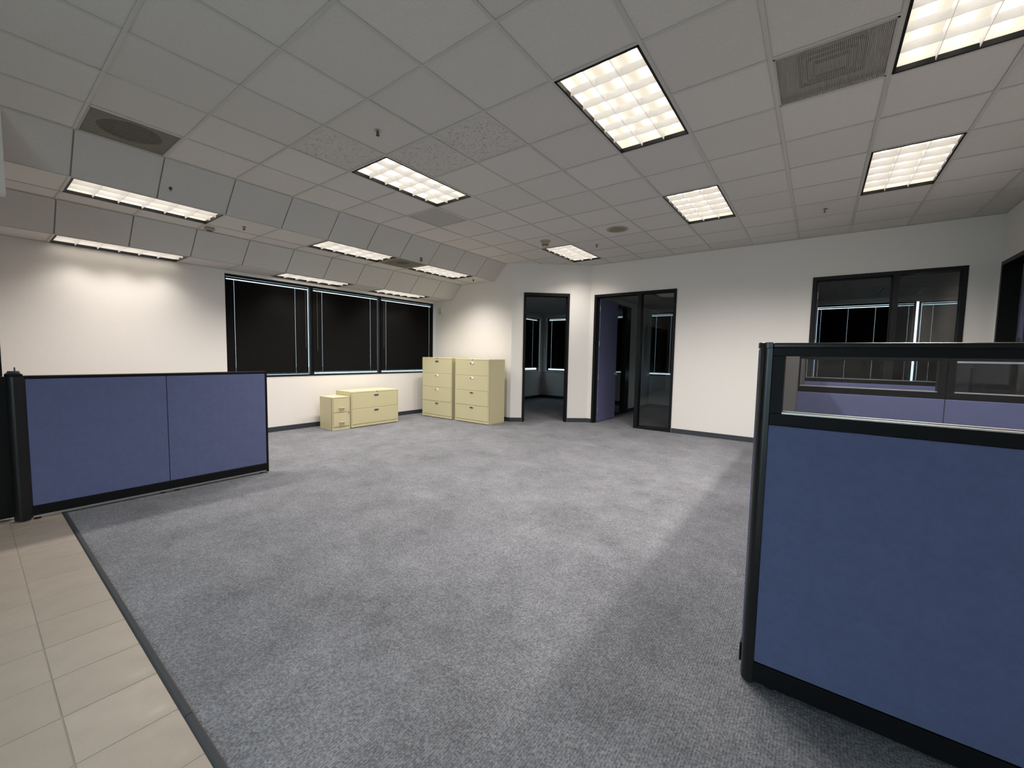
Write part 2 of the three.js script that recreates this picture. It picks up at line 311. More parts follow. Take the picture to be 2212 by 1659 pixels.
{
  const X0 = -1.33, x1 = XE, i0 = -2, i1 = 10;
  const slopes = [[YC, ZS, YM, ZM], [YM, ZN, YL, ZO]];
  for (const [ya, za, yb, zb] of slopes) {
    const L = Math.hypot(yb - ya, zb - za), dy = (yb - ya) / L, dz = (zb - za) / L, e = 0.006, P = (s, x) => [x, ya + dy * s, za + dz * s];
    for (let i = i0; i < i1; i++) {
      const xa = Math.max(X0, i * T) + e, xb = Math.min(x1, (i + 1) * T) - e;
      obj('soffit_panel', slab(P(e, xa), P(L - e, xa), P(L - e, xb), P(e, xb), 0.014), M.slope, soffit);
    }
    obj('soffit_backing', slab(P(0, X0).map((v, k) => v + (k === 1 ? 0.012 : k === 2 ? -0.012 : 0)), P(L, X0).map((v, k) => v + (k === 1 ? 0.012 : k === 2 ? -0.012 : 0)), P(L, x1).map((v, k) => v + (k === 1 ? 0.012 : k === 2 ? -0.012 : 0)), P(0, x1).map((v, k) => v + (k === 1 ? 0.012 : k === 2 ? -0.012 : 0)), 0.01), M.tees, soffit);
  }
  const skipM = new Set([0, 1, 4, 5, 7, 8, 6]), skipL = new Set([0, 1, 4, 5, 7, 8]);
  for (let i = i0; i < i1; i++) {
    const xa = Math.max(X0, i * T) + 0.005, xb = Math.min(x1, (i + 1) * T) - 0.005;
    if (!skipM.has(i)) obj('ceiling_tile', B(xa, xb, YM + 0.006, YM + 0.02, ZM - 0.005, ZM - T + 0.005), tileMats[(i + 4) % 4], soffit);
    obj('ceiling_tile', B(xa, xb, YM + 0.006, YM + 0.02, ZM - T - 0.005, ZN + 0.005), tileMats[(i + 5) % 4], soffit);
    if (!skipL.has(i)) obj('ceiling_tile', B(xa, xb, YL + 0.006, YL + 0.02, ZO - 0.005, ZW), tileMats[(i + 6) % 4], soffit);
    const lit = (s) => s.has(i) && s.has(i - 1) && [0, 4, 7].includes(i - 1);
    if (i > i0) {
      if (!lit(skipM)) obj('cross_tee', B(i * T - 0.011, i * T + 0.011, YM, YM + 0.008, ZM - T, ZM), M.tees, soffit);
      obj('cross_tee', B(i * T - 0.011, i * T + 0.011, YM, YM + 0.008, ZN, ZM - T), M.tees, soffit);
      if (!lit(skipL)) obj('cross_tee', B(i * T - 0.011, i * T + 0.011, YL, YL + 0.008, ZW, ZO), M.tees, soffit);
    }
  }
  obj('main_tee', B(X0, x1, YM, YM + 0.008, ZM - T - 0.011, ZM - T + 0.011), M.tees, soffit);
  obj('edge_angle', B(X0, x1, YM - 0.002, YM + 0.006, ZM - 0.014, ZM + 0.002), M.tees, soffit);
  obj('edge_angle', B(X0, x1, YM - 0.001, YM + 0.006, ZN - 0.002, ZN + 0.012), M.tees, soffit);
  obj('edge_angle', B(X0, x1, YL - 0.002, YL + 0.006, ZO - 0.014, ZO + 0.002), M.tees, soffit);
  obj('edge_angle', B(X0, x1, YL - 0.001, YL + 0.006, ZW, ZW + 0.016), M.tees, soffit);
}
// flat ceilings of the unlit rooms
const YO = 2.72;
{
  const c = struct('ceiling_office', 'dim tiled ceilings of the unlit offices', 'ceiling');
  const s = new THREE.Shape(); for (const [k, [x, z]] of [[XE + 0.12, ZW], [XX, ZW], [XX, -2.32], [XB + 0.12, -2.32], [XE + 0.12, -3.55]].entries()) k ? s.lineTo(x, -z) : s.moveTo(x, -z);
  const e = new THREE.ExtrudeGeometry(s, { depth: 0.02, bevelEnabled: false }); e.rotateX(-Math.PI / 2); e.translate(0, YO, 0); uvm(e);
  obj('ceiling_board', e, M.officeCeiling, c);
  obj('ceiling_board', B(XB + 0.12, XX, YO, YO + 0.02, -2.22, 1.28), M.officeCeiling, c);
  obj('ceiling_board', B(XB + 0.12, XX, YO, YO + 0.02, 1.38, 4.7), M.officeCeiling, c);
  obj('ceiling_board', B(5.42, XB, YO, YO + 0.02, ZR + 0.14, 4.7), M.officeCeiling, c);
  for (let k = 0; k < 5; k++) obj('main_tee', B(XB + 0.12, XX, YO - 0.005, YO, 1.81 + k * T - 0.012, 1.81 + k * T + 0.012), M.tees, c);
  for (let k = 1; k < 6; k++) obj('cross_tee', B(XB + 0.12 + k * T - 0.011, XB + 0.12 + k * T + 0.011, YO - 0.004, YO, 1.38, 4.7), M.tees, c);
}

// ---------------------------------------------------------------- ceiling lights (three tubes behind an eighteen-cell louvre)
const bladeShape = (h, w) => { const s = new THREE.Shape(); s.moveTo(-0.0015, 0); s.quadraticCurveTo(-0.003, h * 0.6, -w, h); s.lineTo(w, h); s.quadraticCurveTo(0.003, h * 0.6, 0.0015, 0); return s; };
function bladeGeo(len, h = 0.05, w = 0.007) { const e = new THREE.ExtrudeGeometry(bladeShape(h, w), { depth: len, bevelEnabled: false, curveSegments: 5 }); e.translate(0, 0, -len / 2); return uvm(e); }
function troffer(name, label, cx, y, cz, L, W, on = true, group = 'lit ceiling lights', dim = 1, cone = LAMP.angle) {
  const t = thing(name, label, 'ceiling light', [cx, y, cz], 0, group);
  const l = L / 2 - 0.013, w = W / 2 - 0.013, f = 0.014, fr = on ? M.black : M.black;
  obj('frame', [B(-l, l, -0.002, 0.03, -w, -w + f), B(-l, l, -0.002, 0.03, w - f, w), B(-l, -l + f, -0.002, 0.03, -w, w), B(l - f, l, -0.002, 0.03, -w, w)], fr, t);
  const li = l - f, wi = w - f, H = 0.125, mt = on ? M.troffer : M.trofferOff, mb = on ? M.blade : M.trofferOff;
  obj('housing', [B(-li, li, H, H + 0.01, -wi, wi), B(-li - 0.008, -li, 0.03, H + 0.01, -wi, wi), B(li, li + 0.008, 0.03, H + 0.01, -wi, wi), B(-li - 0.008, li + 0.008, 0.03, H + 0.01, -wi - 0.008, -wi), B(-li - 0.008, li + 0.008, 0.03, H + 0.01, wi, wi + 0.008)], mt, t);
  const lg = bladeGeo(2 * li), cg = bladeGeo(2 * wi);
  for (const k of [-1, 1]) { const b = obj('louver_blade', lg, mb, t); b.rotation.y = Math.PI / 2; b.position.set(0, 0.004, k * wi / 3); }
  for (let k = 1; k < 6; k++) { const b = obj('louver_blade', cg, mb, t); b.position.set(-li + k * 2 * li / 6, 0.005, 0); }
  const tg = CYL(0.018, 0.018, 2 * li - 0.03, 10); tg.rotateZ(Math.PI / 2);
  for (let k = -1; k <= 1; k++) { const b = obj('lamp_tube', tg, on ? M.tube : M.trofferOff, t); b.position.set(0, 0.098, k * 2 * wi / 3); }
  if (on) for (const k of [-1, 0, 1]) {
    const s = new THREE.SpotLight(LAMP.color, LAMP.cd * dim, 0, cone, LAMP.penumbra);
    s.position.set(cx + k * L * 0.32, y - 0.06, cz); s.target.position.set(cx + k * L * 0.32, y - 2, cz);
    s.castShadow = true; s.shadow.radius = 3.5; s.shadow.mapSize.set(1024, 1024); s.shadow.camera.near = 0.02;
    scene.add(s, s.target);
  }
  return t;
}
const mainLabels = ['brightest louvred ceiling light, nearest one in the middle of the ceiling', 'louvred ceiling light between the sprinkler and the soffit', 'large louvred ceiling light cut by the top right corner', 'louvred ceiling light in front of the back wall, left of the right-hand one', 'louvred ceiling light high above the glazed cubicle panel', 'small far louvred ceiling light beside the smoke detector'];
mainLights.forEach(([i, j], k) => troffer('ceiling_light', mainLabels[k], (i + 1) * T, YC, -(j + 0.5) * T, 2 * T, T, true, 'lit ceiling lights', k === 5 ? 0.45 : 1, k === 5 ? 68 * Math.PI / 180 : LAMP.angle));
const mid = ['nearest long ceiling light on the middle soffit step', 'middle-step ceiling light left of the stained vent', 'farthest middle-step ceiling light, right of the stained vent'];
const low = ['nearest lowest-step ceiling light washing the white wall', 'lowest-step ceiling light above the left window blind', 'lowest-step ceiling light above the right window blinds'];
[0, 4, 7].forEach((i, k) => troffer('ceiling_light', mid[k], (i + 1) * T, YM, ZM - T / 2, 2 * T, T, true, 'lit ceiling lights', 0.75, 70 * Math.PI / 180));
[0, 4, 7].forEach((i, k) => troffer('ceiling_light', low[k], (i + 1) * T, YL, (ZO + ZW) / 2, 2 * T, ZO - ZW - 0.012, true, 'lit ceiling lights', 0.15, 62 * Math.PI / 180));
troffer('ceiling_light', 'unlit dark ceiling light in the office behind the cubicle panels', 10.0, YO, 2.73, 2 * T, T, false, 'unlit office lights');
troffer('ceiling_light', 'unlit ceiling light seen through the glass beside the blue door', 8.75, YO, -1.05, 2 * T, T, false, 'unlit office lights');

// ---------------------------------------------------------------- vents, sprinklers, speaker, detector
function vent(label, cx, y, cz, W, kind) {
  const t = thing('air_vent', label, 'vent', [cx, y, cz], 0, 'perforated ceiling vents'), w = W / 2 - 0.012;
  const pm = { dark: M.ventDark, grey: M.ventGrey, pale: M.ventPale, stained: M.ventDark }[kind];
  obj('frame', [B(-w, w, 0.0, 0.012, -w, -w + 0.012), B(-w, w, 0.0, 0.012, w - 0.012, w), B(-w, -w + 0.012, 0, 0.012, -w, w), B(w - 0.012, w, 0, 0.012, -w, w)], pm === M.ventPale ? M.tees : M.ductBoard, t);
  obj('perforated_plate', B(-w + 0.012, w - 0.012, 0.004, 0.006, -w + 0.012, w - 0.012), pm, t);
  const sh = new THREE.Shape(); sh.moveTo(-w, -w); sh.lineTo(w, -w); sh.lineTo(w, w); sh.lineTo(-w, w); sh.closePath();
  const rad = kind === 'dark' ? 0.215 : kind === 'stained' ? 0.12 : 0;
  if (rad) { const hole = new THREE.Path(); hole.absarc(0, 0, rad, 0, Math.PI * 2); sh.holes.push(hole); }
  const e = new THREE.ExtrudeGeometry(sh, { depth: 0.01, bevelEnabled: false, curveSegments: 24 }); e.rotateX(Math.PI / 2); e.translate(0, kind === 'grey' ? 0.07 : 0.019, 0); uvm(e);
  obj('back_board', e, kind === 'pale' ? M.trofferOff : M.ductBoard, t);
  if (rad) {
    const c = uvm(new THREE.CylinderGeometry(rad, rad, 0.16, 32, 1, true)); c.translate(0, 0.099, 0);
    const cap = uvm(new THREE.CylinderGeometry(rad, rad, 0.01, 32)); cap.translate(0, 0.2, 0);
    obj('duct_neck', [c, cap], M.duct, t);
  } else if (kind === 'grey') for (const [k, s] of [[0, 0.09], [1, 0.13], [2, 0.17]]) {
    const y0 = 0.012 + k * 0.006;
    obj('diffuser_ring', [B(-s, s, y0, y0 + 0.02, -s, -s + 0.012), B(-s, s, y0, y0 + 0.02, s - 0.012, s), B(-s, -s + 0.012, y0, y0 + 0.02, -s, s), B(s - 0.012, s, y0, y0 + 0.02, -s, s)], M.duct, t);
  }
  return t;
}
vent('dark perforated return vent with a black round duct, beside the soffit', 0.5 * T, YC, -5.5 * T, T, 'dark');
vent('grey perforated supply vent beside the top right ceiling light', 4.5 * T, YC, 2.5 * T, T, 'grey');
vent('pale perforated vent plate near the soffit, beyond the long ceiling light', 5.5 * T, YC, -4.5 * T, T, 'pale');
vent('brown stained vent between two lights on the middle soffit step', 6.5 * T, YM, ZM - T / 2, T, 'stained');
function sprinkler(label, x, y, z) {
  const t = thing('sprinkler_head', label, 'sprinkler', [x, y, z], 0, 'ceiling sprinklers');
  const pts = [[0, 0.006], [0.034, 0.006], [0.034, 0.002], [0.028, -0.004], [0.014, -0.008], [0.0, -0.008]].map(([a, b]) => new THREE.Vector2(a, b)).reverse();
  obj('escutcheon', uvm(new THREE.LatheGeometry(pts, 20)), M.steel, t);
  obj('frame_arms', [B(-0.012, -0.009, -0.036, -0.006, -0.003, 0.003), B(0.009, 0.012, -0.036, -0.006, -0.003, 0.003), B(-0.012, 0.012, -0.038, -0.034, -0.003, 0.003)], M.bronze, t);
  const bulb = CYL(0.004, 0.004, 0.026, 8); bulb.translate(0, -0.02, 0); obj('bulb', bulb, M.bronze, t);
  const d = CYL(0.016, 0.014, 0.003, 16); d.translate(0, -0.04, 0); obj('deflector', d, M.bronze, t);
}
sprinkler('sprinkler near the long ceiling light at the upper left', 2.5 * T, YC + 0.006, -2.5 * T);
sprinkler('tiny far sprinkler right of the small far ceiling light', 9.45 * T, YC + 0.006, -2.47 * T);
sprinkler('sprinkler left of the light above the glazed cubicle panel', 9.48 * T, YC + 0.006, 2.5 * T);
sprinkler('sprinkler on the middle soffit step right of its nearest light', 1.53, YM + 0.006, -4.31);
sprinkler('sprinkler at the far end of the middle soffit step', 5.72, YM + 0.006, -4.23);
{
  const t = thing('ceiling_speaker', 'round grey ceiling speaker grille in front of the back wall', 'speaker', [8.47 * T, YC + 0.006, -1.48 * T]);
  const ring = uvm(new THREE.LatheGeometry([[0.155, 0], [0.155, -0.006], [0.14, -0.01], [0.12, -0.006], [0.12, 0]].map(([a, b]) => new THREE.Vector2(a, b)), 36)); obj('rim', ring, M.beigePlastic, t);
  const c = uvm(new THREE.SphereGeometry(0.32, 32, 6, 0, Math.PI * 2, Math.PI - 0.39, 0.39)); c.scale(1, 0.5, 1); c.translate(0, 0.146, 0); obj('grille', c, std({ color: lin(0.24, 0.22, 0.17), roughness: 0.7 }), t);
}
{
  const t = thing('smoke_detector', 'beige drum smoke detector beside the small far ceiling light', 'smoke detector', [8.38 * T, YC + 0.006, -3.46 * T]);
  const b = CYL(0.085, 0.08, 0.014, 28); b.translate(0, -0.007, 0); obj('base', b, M.beigePlastic, t);
  const c = CYL(0.06, 0.055, 0.05, 28); c.translate(0, -0.038, 0); obj('chamber', c, M.beigePlastic, t);
  const s = CYL(0.05, 0.05, 0.02, 28); s.translate(0, -0.07, 0); obj('sensor_slot', s, M.darkPull, t);
  const k = CYL(0.054, 0.05, 0.012, 28); k.translate(0, -0.084, 0); obj('cap', k, M.beigePlastic, t);
}
{
  const t = thing('motion_sensor', 'small beige sensor box on the middle soffit step', 'sensor', [1.29, YM, -4.72]);
  obj('body', RB(-0.05, 0.05, -0.035, 0.006, -0.03, 0.03, 0.008), M.beigePlastic, t); obj('lens', RB(-0.03, 0.03, -0.045, -0.03, -0.02, 0.02, 0.006), M.darkPull, t);
}
{
  const t = thing('ceiling_hook', 'tiny dark hook on the upper soffit slope', 'hook', [0.698, 3.022, -3.868]);
  obj('plate', RB(-0.012, 0.012, -0.014, 0.014, -0.008, 0.008, 0.003), M.darkPull, t); obj('pin', B(-0.003, 0.003, -0.03, -0.01, -0.003, 0.003), M.darkPull, t);
  const u = thing('ceiling_tag', 'small brown tag hanging on the soffit slope above the stained vent', 'tag', [4.05, 2.975, -3.905]);
  obj('card', RB(-0.022, 0.022, -0.05, 0.02, 0.0, 0.006, 0.002), std({ color: lin(0.16, 0.13, 0.09), roughness: 0.8 }), u); obj('clip', B(-0.008, 0.008, 0.02, 0.035, -0.012, 0.004), M.steel, u);
}
{
  const t = thing('alarm_strobe', 'pale fire alarm strobe on the end wall above the cabinets', 'alarm', [XE, 2.38, -5.56], -Math.PI / 2);
  obj('body', RB(-0.06, 0.06, -0.075, 0.075, 0, 0.05, 0.012), M.whitePlastic, t); obj('lens', RB(-0.04, 0.04, 0.01, 0.055, 0.045, 0.075, 0.012), std({ color: lin(0.6, 0.6, 0.56), roughness: 0.15 }), t);
  obj('grille', RB(-0.035, 0.035, -0.055, -0.01, 0.046, 0.054, 0.004), M.beigePlastic, t);
}

// ---------------------------------------------------------------- windows and blinds
// a window in local axes: x along the wall, y up, z towards the room; origin at its lower left corner
function windowUnit(name, label, at, turn, w, h) {
  const t = struct(name, label, 'window'); t.position.set(...at); t.rotation.y = turn;
  const f = 0.035;
  obj('frame', [B(0, w, 0, f, -0.05, 0), B(0, w, h - f, h, -0.05, 0), B(0, f, f, h - f, -0.05, 0), B(w - f, w, f, h - f, -0.05, 0)], M.black, t);
  obj('pane', B(f - 0.005, w - f + 0.005, f - 0.005, h - f + 0.005, -0.016, -0.012), M.solarGlass, t);
  return t;
}
function blind(label, at, turn, w, h, cords, wand, drop = 0) {
  const t = thing('window_blind', label, 'blind', at, turn, 'black slatted window blinds');
  const pitch = 0.0205, sw = 0.0254, a = 74 * Math.PI / 180, cy = Math.sin(a) * sw / 2, cz = Math.cos(a) * sw / 2, gap = 0.0028;
  const y1 = h - 0.052, y0 = drop + 0.03, n = Math.floor((y1 - y0) / pitch), cuts = [0, ...cords, w], gs = [];
  for (let k = 0; k <= n; k++) {
    const y = y1 - 0.012 - k * pitch, j = 0.0006 * (rnd() - 0.5);
    for (let s = 0; s < cuts.length - 1; s++) {
      const xa = cuts[s] + (s ? gap / 2 : 0), xb = cuts[s + 1] - (s < cuts.length - 2 ? gap / 2 : 0);
      const f = (x, u, o) => [x, y + j + u * cy, 0.012 - u * cz + o];
      gs.push(slab(f(xa, -1, 0), f(xb, -1, 0), f(xb, 1, 0), f(xa, 1, 0), 0.0005));
    }
  }
  obj('slats', gs, M.slat, t).userData.kind = 'stuff';
  obj('headrail', RB(0, w, h - 0.038, h - 0.014, 0, 0.026, 0.002, 1), M.slat, t);
  const yb = y1 - 0.012 - n * pitch - 0.02;
  obj('bottom_rail', RB(0, w, yb - 0.006, yb + 0.006, 0, 0.024, 0.003, 1), M.slat, t);
  for (const c of cords) { const g = CYL(0.0008, 0.0008, h - 0.03 - yb, 5); g.translate(c, (h - 0.03 + yb) / 2, 0.024); obj('ladder_cord', g, M.cord, t); }
  if (wand) { const g = CYL(0.0035, 0.0035, wand[1], 6); g.translate(wand[0], h - 0.04 - wand[1] / 2, 0.034); obj('wand', g, M.wand, t); }
  return t;
}
// the three windows of the main room
const mw = [[1.80, 3.17, 'window_1', 'leftmost black framed window of the main room'], [3.17, 4.62, 'window_2', 'middle black framed window of the main room'], [4.62, XE, 'window_3', 'rightmost black framed window of the main room']];
const bl = ['black blind in the left window, behind the low blue partition', 'black blind in the middle window, above the low cabinets', 'black blind in the right window, beside the tall cabinets'];
mw.forEach(([a, b, n, l], k) => {
  windowUnit(n, l, [a, 0.93, ZW - 0.06], 0, b - a, 1.63);
  const w = b - a - 0.035 - [0.045, 0.05, 0.004][k] - 0.015;
  blind(bl[k], [a + 0.015, 0.965, ZW - 0.05], 0, w, 1.56, [[0.12, w - 0.22], [0.17, w - 0.16], [0.12, w - 0.1]][k], [[w - 0.05, 1.05], [0.07, 1.1], [0.055, 1.0]][k], [0.014, 0.028, 0.026][k]);
});
// office windows: outer wall (turned to face the rooms) and the corner office's other side
function officeWindow(z0, z1, n, l, cords, bl, drop, snug = 0.04) {
  windowUnit(n, l, [XX + 0.06, 0.88, z0], -Math.PI / 2, z1 - z0, 1.74);
  const shut = drop < 0;                            // a blind that overlaps its frame all round
  blind(bl, [XX + 0.05, 0.915, shut ? z0 + 0.004 : z0 + snug], -Math.PI / 2, shut ? z1 - z0 - 0.008 : z1 - z0 - 2 * snug, 1.67, shut ? [] : cords, null, shut ? -0.03 : drop);
}
officeWindow(-5.66, -4.10, 'window_4', 'corner office window seen through the single doorway', [0.16, 0.75, 1.32], 'black blind raised slightly in the corner office window', 0.045, 0.012);
officeWindow(-4.06, -2.5, 'window_5', 'corner office window hidden behind the angled wall', [0.16, 0.75, 1.32], 'black blind in the corner office, right-hand window', -1);
officeWindow(-2.36, -0.60, 'window_6', 'office window seen through the glass beside the blue door', [0.22, 0.62, 1.2], 'black blind seen through the glass beside the blue door', 0.03);
officeWindow(-0.56, 1.2, 'window_7', 'office window hidden behind the back wall', [0.2, 0.8, 1.4], 'black blind hidden behind the back wall', -1);
officeWindow(1.46, 3.1, 'window_8', 'left window of the office behind the cubicle panels', [0.06, 0.53, 0.98, 1.49], 'wide black blind in the office behind the cubicle panels', 0.03);
officeWindow(3.14, 4.6, 'window_9', 'right window of the office behind the cubicle panels', [0.16, 0.5, 1.2], 'right-hand black blind in the office behind the cubicle panels', 0.012);
[[6.5, 8.6], [8.64, 10.75]].forEach(([a, b], k) => {
  windowUnit('window_' + (10 + k), ['side window of the corner office, nearer one', 'side window of the corner office beside its corner'][k], [a, 0.88, ZW - 0.06], 0, b - a, 1.72);
  blind(['black blind on the corner office side wall, nearer one', 'black blind with a bright gap, left of the corner office corner'][k], [a + 0.012, 0.915, ZW - 0.05], 0, b - a - 0.04, 1.65, k ? [0.2, 1.0, 1.7] : [], null, k ? 0.06 : -0.03);
});
const sill = (n, l, g) => struct(n, l, 'window sill', g, M.wall);
sill('trim_1', 'narrow white sill under the main room windows', B(1.80, XE, 0.925, 0.932, ZW - 0.06, ZW));
sill('trim_2', 'white sill under the dark office windows', [RB(XX - 0.03, XX + 0.06, 0.86, 0.882, ZW, 4.7, 0.004, 1), RB(6.3, XX, 0.86, 0.882, ZW - 0.06, ZW + 0.03, 0.004, 1)]);

// ---------------------------------------------------------------- doors
// a door unit in local axes: x along the wall from the hinge side, y up, z towards the main room
function hinge(parent, x, y, z) {
  const k = CYL(0.009, 0.009, 0.11, 10); k.translate(x, y, z);
  obj('hinge', [k, B(x - 0.002, x + 0.024, y - 0.055, y + 0.055, z - 0.008, z - 0.004)], M.chrome, parent);
}
function doorUnit(name, label, at, turn, opening, leafAngle) {
  const t = struct(name, label, 'door'); t.position.set(...at); t.rotation.y = turn;
  const W = 1.621, f = 0.05, m0 = 0.908, m1 = 0.975, H = HD;
  obj('frame', [B(0, W, H - f, H, -0.135, 0.012), B(0, f, 0, H - f, -0.135, 0.012), B(W - f, W, 0, H - f, -0.135, 0.012), B(m0, m1, 0, H - f, -0.135, 0.012), B(m1, W - f, 0, 0.045, -0.135, 0.012),
    B(f, f + 0.014, 0, H - f, -0.10, -0.055), B(m0 - 0.014, m0, 0, H - f, -0.10, -0.055), B(f, m0, H - f - 0.014, H - f, -0.10, -0.055)], M.black, t);
  obj('sidelight_pane', B(m1 - 0.004, W - f + 0.004, 0.04, H - f + 0.004, -0.064, -0.058), M.tinted, t).userData.label = 'tinted glass sidelight';
  const leaf = new THREE.Group(); leaf.name = 'door_leaf'; t.add(leaf); leaf.position.set(f + 0.002, 0, -0.14); leaf.rotation.y = leafAngle; leaf.userData.label = 'blue-violet painted door leaf standing open';
  const lw = 0.85;
  obj('leaf_panel', RB(0.004, lw, 0.012, H - f - 0.006, -0.022, 0.022, 0.003, 1), M.doorBlue, leaf);
  const hd = CYL(0.024, 0.024, 0.05, 16); hd.rotateX(Math.PI / 2); hd.translate(lw - 0.07, 1.0, 0.045);
  const hb = CYL(0.024, 0.024, 0.05, 16); hb.rotateX(Math.PI / 2); hb.translate(lw - 0.07, 1.0, -0.045);
  obj('door_knob', [hd, hb], M.chrome, leaf);
  for (const y of [0.25, 0.95, 1.65, 2.38]) hinge(leaf, -0.004, y, 0.018);
  return t;
}
doorUnit('door_2', 'black framed doorway with open blue door and glass sidelight in the back wall', [XB, 0, -2.177], -Math.PI / 2, 0.9, 88 * Math.PI / 180);
doorUnit('door_3', 'black framed doorway and sidelight rising behind the glazed cubicle panel', [XB, 0, 1.433], -Math.PI / 2, 0.9, 90 * Math.PI / 180);
{
  const t = struct('door_1', 'black framed open doorway in the angled corner wall', 'door'); t.position.set(AN.x, 0, AN.z); t.rotation.y = AN.turn;
  obj('frame', [B(0.24, 1.19, 2.60, 2.66, -0.135, 0.012), B(0.24, 0.285, 0, 2.60, -0.135, 0.012), B(1.145, 1.19, 0, 2.60, -0.135, 0.012),
    B(0.285, 0.299, 0, 2.6, -0.10, -0.055), B(1.131, 1.145, 0, 2.6, -0.10, -0.055), B(0.285, 1.145, 2.586, 2.6, -0.10, -0.055)], M.black, t);
}
{
  const t = struct('door_4', 'black framed doorway with blue door at the right edge', 'door');
  t.position.set(7.10, 0, ZR);
  obj('frame', [B(-0.05, 0, 0, HD - 0.05, -0.012, 0.152), B(-0.95, -0.90, 0, HD - 0.05, -0.012, 0.152), B(-0.95, 0, HD - 0.05, HD, -0.012, 0.152)], M.black, t);
  const leaf = new THREE.Group(); leaf.name = 'door_leaf'; t.add(leaf); leaf.position.set(-0.07, 0, 0.165);
  obj('leaf_panel', RB(-0.022, 0.022, 0.012, HD - 0.056, 0, 0.84, 0.003, 1), M.doorBlue, leaf);
  for (const y of [0.25, 0.95, 1.65, 2.38]) { const k = CYL(0.01, 0.01, 0.11, 10); k.translate(-0.018, y, -0.006); obj('hinge', [k, B(-0.03, -0.024, y - 0.055, y + 0.055, -0.02, 0.012)], M.chrome, leaf); }
  const hd = CYL(0.024, 0.024, 0.05, 16); hd.rotateZ(Math.PI / 2); hd.translate(-0.045, 1.0, 0.77); obj('door_knob', hd, M.chrome, leaf);
}
{
  const t = struct('door_5', 'black framed dark glass entrance at the left edge', 'door'); t.position.set(-0.475, 0, ZS - 0.06);
  obj('frame', [B(-0.06, 0, 0, 2.575, -0.06, 0.06), B(-1.10, -1.04, 0, 2.575, -0.06, 0.06), B(-2.525, -2.45, 0, 2.575, -0.06, 0.06), B(-2.45, -0.06, 2.50, 2.575, -0.06, 0.06)], M.black, t);
  obj('threshold', RB(-2.5, 0.08, 0, 0.02, -0.06, 0.06, 0.004, 1), M.black, t);
  for (const [a, b] of [[-1.035, -0.065], [-2.445, -1.105]]) {
    const leaf = new THREE.Group(); leaf.name = 'door_leaf'; t.add(leaf);
    obj('stile_frame', [RB(a, a + 0.09, 0.022, 2.49, -0.022, 0.022, 0.003, 1), RB(b - 0.09, b, 0.022, 2.49, -0.022, 0.022, 0.003, 1), RB(a + 0.09, b - 0.09, 0.022, 0.26, -0.022, 0.022, 0.003, 1), RB(a + 0.09, b - 0.09, 2.39, 2.49, -0.022, 0.022, 0.003, 1)], M.black, leaf);
    obj('pane', B(a + 0.085, b - 0.085, 0.255, 2.395, -0.004, 0.004), M.smokedGlass, leaf);
  }
}
{
  const t = struct('window_12', 'black framed glass panel in the partition beyond the open blue door', 'window'); t.position.set(8.25, 0, -2.27);
  obj('frame', [B(0, 0.05, 0, 2.6, -0.062, 0.062), B(0.80, 1.05, 0, 2.6, -0.062, 0.062), B(0.05, 0.80, 2.55, 2.6, -0.062, 0.062), B(0.05, 0.80, 0, 0.05, -0.062, 0.062)], M.black, t);
  obj('pane', B(0.045, 0.805, 0.045, 2.555, -0.004, 0.004), M.tinted, t);
}

// ---------------------------------------------------------------- cubicle panels
// local axes: x along the panel, y up, z = its front face at z 0, body behind (negative z)
function roundPost(h, w, d) {                       // end post, half-round at x = 0 (outer side), flat at x = w
  const s = new THREE.Shape(), r = d / 2;
  s.moveTo(w, 0); s.lineTo(w, d); s.lineTo(r * 0.8, d); s.absellipse(r * 0.8, r, r * 0.8, r, Math.PI / 2, Math.PI * 1.5, false); s.lineTo(w, 0);
  const e = new THREE.ExtrudeGeometry(s, { depth: h, bevelEnabled: true, bevelSize: 0.002, bevelThickness: 0.002, bevelSegments: 1, curveSegments: 10 });
  e.rotateX(-Math.PI / 2); e.translate(0, 0, 0);
  return uvm(e);
}
function panelFoot(parent, x, z) {
  const a = CYL(0.018, 0.022, 0.014, 14); a.translate(x, 0.007, z); const b = CYL(0.006, 0.006, 0.03, 8); b.translate(x, 0.025, z);
  obj('leveling_foot', [a, b], M.blackPlastic, parent);
}
